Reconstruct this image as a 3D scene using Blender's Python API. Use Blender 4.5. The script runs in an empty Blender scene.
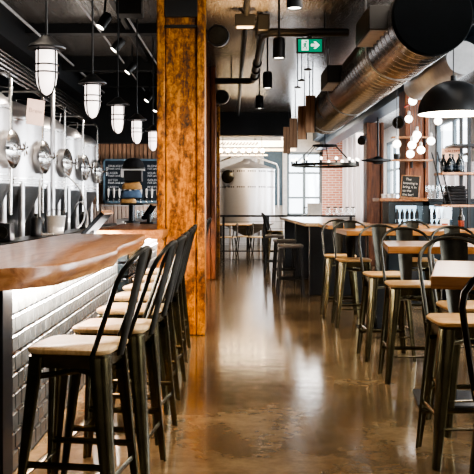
import bpy, math, random
from mathutils import Vector, Matrix
random.seed(7)
PI = math.pi
scene = bpy.context.scene
COL = scene.collection

# ------------------------------------------------------------------ materials
def _nodes(name):
    m = bpy.data.materials.new(name); m.use_nodes = True
    nt = m.node_tree; nt.nodes.clear()
    out = nt.nodes.new('ShaderNodeOutputMaterial')
    b = nt.nodes.new('ShaderNodeBsdfPrincipled')
    nt.links.new(b.outputs[0], out.inputs[0])
    return m, nt, b

def _coords(nt, scale=(1, 1, 1), rot=(0, 0, 0)):
    t = nt.nodes.new('ShaderNodeTexCoord'); mp = nt.nodes.new('ShaderNodeMapping')
    mp.inputs['Scale'].default_value = scale; mp.inputs['Rotation'].default_value = rot
    nt.links.new(t.outputs['Object'], mp.inputs[0])
    return mp.outputs[0]

def _noise(nt, vec, scale, detail=4, rough=.6, dist=0):
    n = nt.nodes.new('ShaderNodeTexNoise')
    n.inputs['Scale'].default_value = scale; n.inputs['Detail'].default_value = detail
    n.inputs['Roughness'].default_value = rough; n.inputs['Distortion'].default_value = dist
    nt.links.new(vec, n.inputs['Vector'])
    return n.outputs['Fac']

def _ramp(nt, fac, stops):
    r = nt.nodes.new('ShaderNodeValToRGB')
    e = r.color_ramp.elements
    while len(e) < len(stops): e.new(.5)
    for el, (p, c) in zip(e, stops):
        el.position = p; el.color = (c[0], c[1], c[2], 1)
    nt.links.new(fac, r.inputs[0])
    return r.outputs[0]

def _bump(nt, b, fac, strength, dist=.01):
    bp = nt.nodes.new('ShaderNodeBump')
    bp.inputs['Strength'].default_value = strength; bp.inputs['Distance'].default_value = dist
    nt.links.new(fac, bp.inputs['Height']); nt.links.new(bp.outputs[0], b.inputs['Normal'])

def plain(name, c, rough=.5, metal=0, var=.12, nscale=9, spec=.5, coat=0):
    m, nt, b = _nodes(name)
    f = _noise(nt, _coords(nt), nscale)
    lo = tuple(x*(1-var) for x in c); hi = tuple(min(1, x*(1+var)) for x in c)
    nt.links.new(_ramp(nt, f, [(.3, lo), (.7, hi)]), b.inputs['Base Color'])
    b.inputs['Roughness'].default_value = rough; b.inputs['Metallic'].default_value = metal
    b.inputs['Specular IOR Level'].default_value = spec
    b.inputs['Coat Weight'].default_value = coat
    return m

def wood(name, dark, mid, light, scale=(1, 8, 8), rough=.4, nscale=3, coat=0, bump=.15, stops=(.3, .5, .72)):
    m, nt, b = _nodes(name)
    v = _coords(nt, scale)
    f = _noise(nt, v, nscale, 8, .62, 1.2)
    nt.links.new(_ramp(nt, f, [(stops[0], dark), (stops[1], mid), (stops[2], light)]), b.inputs['Base Color'])
    b.inputs['Roughness'].default_value = rough; b.inputs['Coat Weight'].default_value = coat
    b.inputs['Coat Roughness'].default_value = .15
    _bump(nt, b, f, bump, .004)
    return m

def brushed(name, c, rough=.3, metal=1.0, scale=(2, 2, 60)):
    m, nt, b = _nodes(name)
    f = _noise(nt, _coords(nt, scale), 3, 3)
    nt.links.new(_ramp(nt, f, [(.25, tuple(x*.85 for x in c)), (.75, c)]), b.inputs['Base Color'])
    b.inputs['Roughness'].default_value = rough; b.inputs['Metallic'].default_value = metal
    return m

def glow(name, c, strength, base=(.8, .8, .8)):
    m, nt, b = _nodes(name)
    b.inputs['Base Color'].default_value = (*base, 1)
    b.inputs['Emission Color'].default_value = (*c, 1)
    b.inputs['Emission Strength'].default_value = strength
    b.inputs['Roughness'].default_value = .4
    return m

def glass_mat(name, c=(.95, .98, 1), rough=.02, alpha_mix=.75):
    m = bpy.data.materials.new(name); m.use_nodes = True
    nt = m.node_tree; nt.nodes.clear()
    out = nt.nodes.new('ShaderNodeOutputMaterial'); mix = nt.nodes.new('ShaderNodeMixShader')
    tr = nt.nodes.new('ShaderNodeBsdfTransparent'); gl = nt.nodes.new('ShaderNodeBsdfGlossy')
    tr.inputs[0].default_value = (*c, 1); gl.inputs['Roughness'].default_value = rough
    gl.inputs[0].default_value = (1, 1, 1, 1)
    mix.inputs[0].default_value = 1-alpha_mix
    nt.links.new(tr.outputs[0], mix.inputs[1]); nt.links.new(gl.outputs[0], mix.inputs[2])
    nt.links.new(mix.outputs[0], out.inputs[0])
    return m

def floor_mat():
    m, nt, b = _nodes('polished_concrete')
    v = _coords(nt)
    f = _noise(nt, v, .9, 7, .62, .4); f2 = _noise(nt, v, 9, 6, .7)
    mx = nt.nodes.new('ShaderNodeMath'); mx.operation = 'MULTIPLY_ADD'
    nt.links.new(f2, mx.inputs[0]); mx.inputs[1].default_value = .35; nt.links.new(f, mx.inputs[2])
    nt.links.new(_ramp(nt, mx.outputs[0], [(.45, (.052, .034, .017)), (.66, (.135, .090, .046)), (.9, (.27, .19, .105))]), b.inputs['Base Color'])
    r = nt.nodes.new('ShaderNodeMapRange'); r.inputs['To Min'].default_value = .04; r.inputs['To Max'].default_value = .20
    nt.links.new(f2, r.inputs['Value']); nt.links.new(r.outputs[0], b.inputs['Roughness'])
    b.inputs['Specular IOR Level'].default_value = .32
    b.inputs['Coat Weight'].default_value = .0
    _bump(nt, b, _noise(nt, v, 5, 3), .05, .02)
    return m

def brick_mat(name, c1, c2, mortar, scale=1, rot=(0, 0, 0)):
    m, nt, b = _nodes(name)
    t = nt.nodes.new('ShaderNodeTexBrick')
    nt.links.new(_coords(nt, (1, 1, 1), rot), t.inputs['Vector'])
    t.inputs['Color1'].default_value = (*c1, 1); t.inputs['Color2'].default_value = (*c2, 1); t.inputs['Mortar'].default_value = (*mortar, 1)
    t.inputs['Scale'].default_value = scale; t.inputs['Mortar Size'].default_value = .012
    t.inputs['Brick Width'].default_value = .23; t.inputs['Row Height'].default_value = .08
    nt.links.new(t.outputs['Color'], b.inputs['Base Color']); b.inputs['Roughness'].default_value = .85
    _bump(nt, b, t.outputs['Fac'], -.4, .01)
    return m

def column_wood(name):
    m, nt, b = _nodes(name)
    v = _coords(nt, (5, 5, 1.1)); f = _noise(nt, v, 2.2, 9, .7, 1.0)
    v2 = _coords(nt, (1, 1, .8)); f2 = _noise(nt, v2, 22, 8, .75, .5)
    mx = nt.nodes.new('ShaderNodeMath'); mx.operation = 'MULTIPLY_ADD'
    nt.links.new(f2, mx.inputs[0]); mx.inputs[1].default_value = .8; nt.links.new(f, mx.inputs[2])
    nt.links.new(_ramp(nt, mx.outputs[0], [(.68, (.014, .006, .002)), (.82, (.15, .050, .007)), (.95, (.44, .170, .018)), (1.0, (.58, .26, .04))]), b.inputs['Base Color'])
    b.inputs['Roughness'].default_value = .42
    _bump(nt, b, mx.outputs[0], .5, .01)
    return m

M = {}
M['floor'] = floor_mat()
M['ceil'] = wood('painted_ceiling_boards', (.075, .072, .07), (.115, .11, .105), (.15, .145, .14), (7, .6, 1), .24, 3)
M['dark'] = plain('dark_paint', (.012, .014, .016), .5)
M['dark_wall'] = plain('dark_wall_paint', (.035, .04, .045), .7)
M['black'] = plain('black_powder_coat', (.010, .011, .012), .42)
M['pitch'] = plain('matt_black', (.003, .004, .005), .9, spec=.1)
M['black_gloss'] = plain('black_gloss', (.008, .012, .014), .18)
M['gun'] = plain('gunmetal_sheet', (.125, .108, .060), .25, .88, .4, 12, coat=.15)
M['gundark'] = plain('dark_gunmetal_sheet', (.040, .037, .028), .30, .8, .3, 12)
M['maple'] = wood('maple_seat', (.62, .41, .20), (.75, .53, .28), (.84, .64, .38), (1.2, 9, 3), .42, 3, .1, .06)
M['oakseat'] = wood('oak_seat', (.50, .28, .11), (.66, .41, .18), (.76, .52, .27), (1.2, 9, 3), .42, 3, .1, .06)
M['slab'] = wood('live_edge_slab', (.20, .075, .022), (.38, .165, .060), (.52, .27, .12), (9, 1.0, 9), .30, 2.2, .25, .06)
M['table'] = wood('tabletop_wood', (.28, .110, .028), (.44, .200, .060), (.55, .29, .10), (1.0, 10, 10), .28, 2.4, .4, .06)
M['palewood'] = wood('pale_tabletop', (.42, .25, .12), (.58, .38, .20), (.68, .48, .28), (8, 1, 8), .3, 2.4, .3, .05)
M['column'] = column_wood('old_growth_timber')
M['column_red'] = wood('red_brown_timber', (.055, .016, .006), (.19, .062, .02), (.33, .12, .042), (6, 6, .7), .5, 2.4, 0, .3)
M['slats'] = wood('wall_slats', (.22, .11, .065), (.44, .26, .165), (.58, .38, .26), (12, 12, .5), .6, 2, 0, .1)
M['slats_pale'] = wood('pale_slats', (.45, .33, .27), (.62, .49, .42), (.72, .6, .52), (12, 12, .5), .6, 2, 0, .1)
M['baffle'] = wood('baffle_wood', (.16, .085, .045), (.34, .20, .115), (.48, .31, .19), (14, 14, .5), .5, 2, 0, .1)
M['steel'] = brushed('brushed_steel', (.72, .70, .70), .34, .82)
M['steel_shaded'] = brushed('shaded_cone_steel', (.27, .275, .28), .42, .8)  # darker copy of the steel: shade of the unlit cones put into the colour
M['chrome'] = plain('polished_steel', (.86, .85, .83), .22, 1.0, .05)
M['duct'] = plain('galvanised_duct', (.44, .43, .42), .22, .95, .12, 14)
M['duct_grey'] = plain('grey_duct_paint', (.42, .43, .44), .5, .3)
M['tile'] = plain('glazed_tile', (.070, .073, .070), .30, 0, .4, 9, .5)
M['grout'] = plain('grout', (.20, .195, .185), .8)
M['white'] = plain('white_paint', (.74, .72, .70), .6)
M['cream'] = plain('cream_board', (.72, .60, .46), .6)
M['navy'] = plain('navy_board', (.012, .024, .038), .5)
M['bluegrey'] = plain('blue_grey_panel', (.10, .15, .19), .6)
M['blueframe'] = plain('blue_grey_frame', (.16, .25, .32), .5)
M['bluebeam'] = plain('blue_steel_beam', (.020, .050, .085), .4, .3)
M['teal'] = plain('dark_teal_cabinet', (.010, .022, .028), .45)
M['red'] = plain('red_oxide_steel', (.35, .045, .02), .5)
M['brick'] = brick_mat('red_brick', (.45, .17, .11), (.55, .24, .16), (.6, .5, .44), 1, (PI/2, 0, 0))
m_, nt_, b_ = _nodes('pale_curtain')
nt_.links.new(_ramp(nt_, _noise(nt_, _coords(nt_, (9, 9, .4)), 3), [(.3, (.74, .66, .64)), (.7, (.84, .79, .77))]), b_.inputs['Base Color'])
b_.inputs['Roughness'].default_value = .9
tl_ = nt_.nodes.new('ShaderNodeBsdfTranslucent'); tl_.inputs[0].default_value = (.85, .78, .76, 1)
mx_ = nt_.nodes.new('ShaderNodeMixShader'); mx_.inputs[0].default_value = .5
nt_.links.new(b_.outputs[0], mx_.inputs[1]); nt_.links.new(tl_.outputs[0], mx_.inputs[2])
nt_.links.new(mx_.outputs[0], [n for n in nt_.nodes if n.type == 'OUTPUT_MATERIAL'][0].inputs[0])
M['curtain'] = m_
M['grayframe'] = plain('grey_window_frame', (.20, .24, .26), .5)
M['grey'] = plain('grey_plastic', (.42, .40, .38), .5)
M['hose'] = plain('white_hose', (.78, .77, .76), .35)
M['tan'] = plain('tan_cloth', (.52, .30, .12), .85, 0, .3)
M['blue'] = plain('washed_blue_cloth', (.12, .19, .30), .9, 0, .3)
M['blackcloth'] = plain('black_cloth', (.014, .014, .016), .9)
M['seatdark'] = plain('dark_seat_pad', (.13, .115, .105), .5)
M['glasspane'] = glass_mat('window_glass', (.97, .985, 1), .02, .94)
M['glass'] = glass_mat('clear_glass', (.93, .96, .97), .03, .78)
M['frosted'] = glow('lit_frosted_glass', (1, .86, .80), 2.2, (.9, .88, .86))
M['led'] = glow('led_strip', (1, .90, .83), 30)
M['bulb'] = glow('warm_bulb', (1, .74, .40), 14)
M['globe'] = glow('white_globe', (1, .90, .78), 5)
M['lens'] = glow('lamp_lens', (1, .90, .76), 14)
M['lamp_in'] = glow('lamp_inner', (1, .86, .68), 3.2)
M['green'] = glow('exit_green', (.0, .36, .20), .62, (0, .2, .12))
M['signwhite'] = glow('exit_white', (.85, 1, .95), 1.0)
M['cooler'] = glow('cooler_light', (.62, .86, 1.0), 2.0)
M['paper'] = plain('pink_card', (.80, .60, .52), .8, 0, .05)
M['salmon'] = plain('salmon_sheet', (.82, .50, .34), .8, 0, .05)
M['ink'] = plain('faded_ink', (.46, .32, .28), .8)
M['inkred'] = plain('dark_red_ink', (.30, .06, .03), .8)
M['chalk'] = plain('chalk', (.75, .72, .66), .9)
M['slate'] = plain('chalkboard_slate', (.018, .022, .022), .6)
M['menuwhite'] = plain('menu_lettering', (.75, .78, .80), .6)
M['amber'] = plain('amber_glass', (.03, .022, .014), .12, 0, .2, 9, .6)

# Depths along the room are stretched about the camera by the factor K.
K = 850/640  # ratio of final to first guessed focal length, in image pixels
LONG = set()            # things whose own parts are also stretched by K along the room

# ------------------------------------------------------------------ mesh building
class MB:
    def __init__(s): s.v = []; s.f = []
    def add(s, vs, fs, mat=None):
        o = len(s.v)
        s.v += [tuple(mat @ Vector(p)) if mat else tuple(p) for p in vs]
        s.f += [tuple(o+i for i in f) for f in fs]
        return s
    def box(s, x0, x1, y0, y1, z0, z1, mat=None):
        vs = [(x, y, z) for z in (z0, z1) for y in (y0, y1) for x in (x0, x1)]
        return s.add(vs, [(0, 2, 3, 1), (4, 5, 7, 6), (0, 1, 5, 4), (2, 6, 7, 3), (0, 4, 6, 2), (1, 3, 7, 5)], mat)
    def cbox(s, c, d, mat=None):
        return s.box(c[0]-d[0]/2, c[0]+d[0]/2, c[1]-d[1]/2, c[1]+d[1]/2, c[2]-d[2]/2, c[2]+d[2]/2, mat)
    def loft(s, rings, cap=True, closed=False, mat=None):
        n = len(rings[0]); vs = [p for r in rings for p in r]; fs = []
        R = len(rings)
        for k in range(R if closed else R-1):
            a, b = k*n, ((k+1) % R)*n
            for i in range(n):
                j = (i+1) % n
                fs.append((a+i, a+j, b+j, b+i))
        if cap and not closed:
            fs.append(tuple(reversed(range(n)))); fs.append(tuple((R-1)*n+i for i in range(n)))
        return s.add(vs, fs, mat)
    def tube(s, pts, r, n=8, closed=False, flat=None, mat=None):
        pts = [Vector(p) for p in pts]; N = len(pts); rings = []; up = None
        for i, p in enumerate(pts):
            if closed: d = pts[(i+1) % N]-pts[i-1]
            else: d = pts[min(i+1, N-1)]-pts[max(i-1, 0)]
            if d.length < 1e-9: d = Vector((0, 0, 1))
            d.normalize()
            if up is None:
                up = Vector((0, 0, 1)) if abs(d.z) < .9 else Vector((1, 0, 0))
            up = (up-d*up.dot(d))
            if up.length < 1e-6: up = d.orthogonal()
            up.normalize(); sd = d.cross(up)
            rr = r[i] if isinstance(r, (list, tuple)) else r
            a, b = (rr, rr) if flat is None else (rr*flat[0], rr*flat[1])
            rings.append([tuple(p+up*math.cos(2*PI*k/n)*a+sd*math.sin(2*PI*k/n)*b) for k in range(n)])
        return s.loft(rings, True, closed, mat)
    def lathe(s, prof, n=24, mat=None, cap=True):
        rings = [[(max(r, 1e-4)*math.cos(2*PI*k/n), max(r, 1e-4)*math.sin(2*PI*k/n), z) for k in range(n)] for r, z in prof]
        return s.loft(rings, cap, False, mat)
    def prism(s, poly, z0, z1, mat=None):
        return s.loft([[(x, y, z0) for x, y in poly], [(x, y, z1) for x, y in poly]], True, False, mat)
    def sphere(s, c, r, n=16, m=10, sq=(1, 1, 1)):
        prof = [(r*math.sin(PI*k/m), -r*math.cos(PI*k/m)) for k in range(m+1)]
        return s.lathe(prof, n, Matrix.Translation(c) @ Matrix.Diagonal((*sq, 1)))
    def obj(s, name, mat, parent=None, loc=None, bevel=0, smooth=True, angle=40):
        me = bpy.data.meshes.new(name)
        if (parent is None and loc is None) or (parent is not None and parent.name in LONG):
            s.v = [(x, y*K, z) for x, y, z in s.v]
        me.from_pydata(s.v, [], s.f)
        import bmesh
        bm = bmesh.new(); bm.from_mesh(me)
        bmesh.ops.recalc_face_normals(bm, faces=bm.faces); bm.to_mesh(me); bm.free()
        if smooth:
            for p in me.polygons: p.use_smooth = True
            me.set_sharp_from_angle(angle=math.radians(angle))
        me.materials.append(mat)
        o = bpy.data.objects.new(name, me); COL.objects.link(o)
        if parent:
            o.parent = parent
            if parent.name in LONG: LONG.add(o.name)
        if loc: o.location = (loc[0], loc[1]*K, loc[2])
        if bevel:
            bv = o.modifiers.new('bevel', 'BEVEL'); bv.width = bevel; bv.segments = 2
            bv.limit_method = 'ANGLE'; bv.angle_limit = math.radians(50)
        return o

def tag(o, label, cat, group=None, kind=None):
    o['label'] = label; o['category'] = cat
    if group: o['group'] = group
    if kind: o['kind'] = kind
    return o
def thing(name, label, cat, loc=(0, 0, 0), rz=0, group=None, rot=None):
    o = bpy.data.objects.new(name, None); COL.objects.link(o)
    o.empty_display_size = .1
    o.location = (loc[0], loc[1]*K, loc[2]); o.rotation_euler = rot or (0, 0, rz)
    return tag(o, label, cat, group)
def struct(o):
    o['kind'] = 'structure'; return o
def dup(root, loc, rz=None, label=None, group=None, rot=None):
    r = root.copy(); COL.objects.link(r); r.location = (loc[0], loc[1]*K, loc[2])
    if rz is not None: r.rotation_euler = (0, 0, rz)
    if rot is not None: r.rotation_euler = rot
    if label: r['label'] = label
    if group: r['group'] = group
    for ch in list(root.children):
        c = ch.copy(); COL.objects.link(c); c.parent = r
        for g in list(ch.children):
            d = g.copy(); COL.objects.link(d); d.parent = c
    return r
def aim(d, up=(0, 0, 1)):            # matrix that turns +Z to direction d
    return Vector(d).normalized().to_track_quat('Z', 'Y').to_matrix().to_4x4()
T = Matrix.Translation
def text_obj(body, size, mat, parent, mat4, name='lettering', align='LEFT', space=1.0):
    cu = bpy.data.curves.new(name, 'FONT'); cu.body = body; cu.size = size; cu.extrude = .001
    cu.align_x = align; cu.space_line = space
    tmp = bpy.data.objects.new(name, cu); COL.objects.link(tmp)
    dg = bpy.context.evaluated_depsgraph_get(); dg.update()
    me = bpy.data.meshes.new_from_object(tmp.evaluated_get(dg))
    bpy.data.objects.remove(tmp)
    me.transform(mat4)
    me.materials.clear(); me.materials.append(mat)
    o = bpy.data.objects.new(name, me); COL.objects.link(o)
    if parent: o.parent = parent
    return o

# camera measured from the photograph: level, horizon at y=205, vanishing point at x=230
F = 640.0*K; H = 1.31
def at(px, py, Y): return Vector(((px-230)*Y*K/F, Y, H-(py-205)*Y*K/F))   # Y is the depth before the stretch by K

# ------------------------------------------------------------------ setting
XL, XR, YB, YF, ZC = -3.95, 5.0, 21.0, -2.6, 3.75
struct(MB().box(XL, XR, YF, YB, -.1, 0).obj('floor', M['floor']))
struct(MB().box(XL, XR, YF, YB, ZC, ZC+.1).obj('ceiling', M['ceil']))
struct(MB().box(XL-.1, XL, YF, YB, 0, ZC).obj('wall_left', M['dark_wall']))
struct(MB().box(XL, XR, YF-.1, YF, 0, ZC).obj('wall_front', M['dark_wall']))

def wall_with_holes(name, axis, pos, th, a0, a1, z0, z1, holes, mat):
    """holes: list of (h0,h1,zb,zt) sorted along the axis"""
    mb = MB()
    def bx(p, q, zb, zt):
        if q-p < 1e-4 or zt-zb < 1e-4: return
        if axis == 'x': mb.box(p, q, pos, pos+th, zb, zt)
        else: mb.box(pos, pos+th, p, q, zb, zt)
    c = a0
    for h0, h1, zb, zt in holes:
        bx(c, h0, z0, z1); bx(h0, h1, z0, zb); bx(h0, h1, zt, z1); c = h1
    bx(c, a1, z0, z1)
    return struct(mb.obj(name, mat))
win_back = [(1.86, 3.02, .95, 3.05), (4.15, 4.85, .9, 3.2)]
win_right = [(1.6, 4.4, .9, 3.2), (5.6, 8.4, .9, 3.2), (9.2, 11.8, .9, 3.3), (13.3, 15.6, .9, 3.3), (16.4, 18.2, .9, 3.3), (18.9, 20.5, .9, 3.3)]
wall_with_holes('wall_back', 'x', YB, .2, XL, XR, 0, ZC, win_back, M['white'])
wall_with_holes('wall_right', 'y', XR, .2, YF, YB, 0, ZC, win_right, M['white'])
def window(n, axis, pos, h0, h1, zb, zt, mull, bars):
    fr = MB(); w = .085
    def bx(mb, p, q, zb_, zt_, d0, d1):
        if axis == 'x': mb.box(p, q, pos+d0, pos+d1, zb_, zt_)
        else: mb.box(pos+d0, pos+d1, p, q, zb_, zt_)
    bx(fr, h0, h0+w, zb, zt, .02, .12); bx(fr, h1-w, h1, zb, zt, .02, .12)
    bx(fr, h0, h1, zb, zb+w, .02, .12); bx(fr, h0, h1, zt-w, zt, .02, .12)
    for m in mull: bx(fr, m-w*.5, m+w*.5, zb, zt, .03, .11)
    for b in bars: bx(fr, h0, h1, b-.03, b+.03, .04, .10)
    o = struct(fr.obj('window_%d' % n, M['grayframe'], bevel=.004)); LONG.add(o.name)
    pn = MB(); bx(pn, h0+w*.5, h1-w*.5, zb+w*.5, zt-w*.5, .06, .068)
    pn.obj('pane', M['glasspane'], o)
window(1, 'x', YB, 1.86, 3.02, .95, 3.05, [2.44], [1.55, 2.36])
window(2, 'x', YB, 4.15, 4.85, .9, 3.2, [4.5], [2.0])
for i, (a, b, zb, zt) in enumerate(win_right):
    window(3+i, 'y', XR, a, b, zb, zt, [(a+b)/2], [1.65, 2.4])
# brick pier between window and curtain on the back wall
struct(MB().box(3.02, 3.75, YB-.12, YB-.001, 0, 3.5).obj('trim_1', M['brick']))
# blue grey panel and white jambs left of the window
struct(MB().box(1.10, 1.72, YB-.06, YB-.001, 1.3, 3.35).obj('trim_2', M['bluegrey']))
struct(MB().box(.98, 1.10, YB-.10, YB-.001, 0, 3.4).obj('trim_3', M['white']))
struct(MB().box(1.72, 1.86, YB-.10, YB-.001, 0, 3.4).obj('trim_4', M['white']))
# dark bulkhead across the far room
struct(MB().box(-.6, 1.62, 16.9, 17.3, 3.14, ZC).obj('trim_5', M['dark']))
# partition behind the taps, with slats, and its dark bulkhead
struct(MB().box(XL, -.7, 13.3, 13.45, 0, ZC).obj('wall_rear', M['dark_wall']))
struct(MB().box(XL, -.7, 13.1, 13.3, 2.58, ZC).obj('trim_6', M['dark']))
sl = MB()
x = -3.9
while x < -.8:
    sl.box(x, x+.075, 13.24, 13.30, .0, 2.58); x += .088
struct(sl.obj('trim_7', M['slats'], bevel=.006))
sl = MB(); x = -3.9
while x < -.8:
    sl.box(x, x+.075, 13.205, 13.238, .0, 1.33); x += .088
struct(sl.obj('trim_8', M['slats_pale'], bevel=.006))
# ceiling beams, left half
k = 9
for Y, z in ((8.6, 3.62), (10.5, 3.52), (11.9, 3.52), (5.6, 3.62)):
    struct(MB().box(XL, -.75, Y, Y+.14, z, ZC).obj('trim_%d' % k, M['dark'])); k += 1
struct(MB().box(-3.3, -2.75, YF, 13.1, 3.36, ZC).obj('trim_%d' % k, M['dark'])); k += 1
# blue steel beam above the right hand columns
ib = MB(); ib.box(2.78, 3.12, 6.9, 20.9, 3.10, 3.14); ib.box(2.78, 3.12, 6.9, 20.9, 3.36, 3.40); ib.box(2.93, 2.97, 6.9, 20.9, 3.14, 3.36); ib.box(2.70, 3.2, 6.9, 20.9, 3.40, 3.75)
struct(ib.obj('trim_%d' % k, M['bluebeam'])); k += 1

# ------------------------------------------------------------------ timber columns
def timber(label, x, y, w=.484, h=ZC, mat='column', group='timber columns'):
    t = thing('timber_column', label, 'column', (x, y, 0), 0, group)
    c = .082 * w/.484
    MB().box(-w/2+c+.004, w/2-c-.004, 0, .42, 0, h).obj('core', M[mat], t, bevel=.012)
    for s in (-1, 1):
        a, b = (-w/2, -w/2+c) if s < 0 else (w/2-c, w/2)
        MB().box(a, b, -.03, .45, 0, h).obj('side_plank', M[mat], t, bevel=.010)
    return t
c1 = timber('tall orange brown timber column beside the left bar stools, nearest', -.494, 6.45)
br = MB(); br.box(-.165, .165, -.035, .0, 3.20, 3.5); br.box(-.165, .165, -.035, 0, 3.09, 3.12)
br.obj('steel_bracket', M['black'], c1, bevel=.005)
timber('dark brown timber column half hidden behind the nearest orange column', -.494, 11.3, mat='column_red')
timber('furthest timber column on the left, beside the black railing', -.494, 15.9, mat='column')
timber('reddish timber column behind the globe lamp cluster', 2.90, 9.95, .37, 3.10, 'column_red', 'right timber columns')
timber('reddish timber column at the right end of the black railing', 3.15, 13.9, .37, 3.10, 'column_red', 'right timber columns')

# ------------------------------------------------------------------ bar
bar = thing('bar_counter', 'long bar front clad in dark glazed tiles under the wood slabs', 'bar', (0, 0, 0)); LONG.add(bar.name)
MB().box(-1.95, -1.065, 3.0, 12.4, .0, .960).obj('carcass', M['grout'], bar)
tl = MB()
def tile(y0, y1, z0, z1):
    xb, xf, i = -1.065, -1.053, .010
    vs = [(xb, y0, z0), (xb, y1, z0), (xb, y1, z1), (xb, y0, z1), (xf, y0+i*.75, z0+i), (xf, y1-i*.75, z0+i), (xf, y1-i*.75, z1-i), (xf, y0+i*.75, z1-i)]
    tl.add(vs, [(4, 5, 6, 7), (0, 1, 5, 4), (1, 2, 6, 5), (2, 3, 7, 6), (3, 0, 4, 7)])
TW, TH = .094, .095
for r in range(10):
    z0 = .015 + r*TH; y = 3.0-(TW/2 if r % 2 else 0)
    while y < 12.4:
        a, b = max(y+.002, 3.0), min(y+TW-.002, 12.4)
        if b-a > .03 and not (6.0 < (a+b)/2 < 6.95 and .45 < z0 < .9): tile(a, b, z0, z0+TH-.005)
        y += TW
tl.obj('tile_facing', M['tile'], bar, smooth=False)
for j in range(3):
    d = MB().box(-1.06, -.955, 6.03, 6.92, .50+j*.135, .62+j*.135).obj('drawer', M['black_gloss'], bar, bevel=.01)
    MB().box(-.955, -.945, 6.3, 6.65, .585+j*.135, .60+j*.135).obj('pull', M['gundark'], d)
MB().box(-1.10, -1.015, 2.86, 2.99, 0, .984).obj('end_post', M['black'], bar, bevel=.004)
MB().box(-1.00, -.96, 3.02, 12.1, .966, .984).obj('light_strip', M['led'], bar)

def slab(name, label, outline, z0, z1, mat, under=.02):
    t = MB(); cx = sum(p[0] for p in outline)/len(outline); cy = sum(p[1] for p in outline)/len(outline)
    def ins(k): 
        return [(x+(-k if x > cx else k), y+(k*.6 if y < cy else -k*.6)) for x, y in outline]
    rings = []
    for z, kk in ((z0, under), (z0+(z1-z0)*.35, 0.002), (z1-.006, 0), (z1, .006)):
        rings.append([(x, y, z) for x, y in ins(kk)])
    t.loft(rings)
    o = t.obj(name, M[mat], angle=50); tag(o, label, 'bar top', 'live edge bar slabs'); return o
edge = [(-.868, 2.415), (-.78, 2.50), (-.69, 2.575), (-.655, 2.79), (-.625, 3.1), (-.60, 3.41), (-.625, 3.55), (-.646, 3.69), (-.66, 4.0), (-.648, 4.4), (-.67, 4.8), (-.676, 5.12), (-.72, 5.3)]
slab('bar_slab', 'live edge wooden bar top in the left foreground', [(-1.36, 2.30)]+edge+[(-1.36, 5.34)], .985, 1.07, 'slab')
edge2 = [(-.64, 6.1)]+[(-.62+.03*math.sin(i*1.7), 6.5+i*.5) for i in range(12)]
slab('bar_slab', 'live edge wooden bar top further back, behind the nearer slab', [(-1.36, 6.08)]+edge2+[(-1.36, 12.2)], .985, 1.07, 'slab')
for (a, b) in ((3.2, 5.2), (6.2, 12.1)):
    pass

# ------------------------------------------------------------------ tall metal stools
SH = .73
def rsq(w, r, z, n=5):
    pts = []
    for cx, cy, a0 in ((w-r, w-r, 0), (-w+r, w-r, PI/2), (-w+r, -w+r, PI), (w-r, -w+r, 1.5*PI)):
        for i in range(n+1):
            a = a0+PI/2*i/n; pts.append((cx+r*math.cos(a), cy+r*math.sin(a), z))
    return pts
def arch_pts(n=26):
    """tube of the back: from the middle of one seat side, up and back over an arch, down to the other"""
    pts = []
    for i in range(n+1):
        u = i/n
        s = -1+2*u                                   # -1..1 across
        a = PI*u
        if u < .30 or u > .70:
            t = (u if u < .5 else 1-u)/.30            # 0..1 up the side
            z = .69+.29*t; x = .172+.020*t; y = -.11-.105*t
            x = x*(-1 if u < .5 else 1)
        else:
            b = PI*(u-.30)/.40
            x = -.192*math.cos(b); z = .98+.15*math.sin(b)**.8; y = -.215-.08*math.sin(b)
        pts.append((x, y, z))
    return pts
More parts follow.
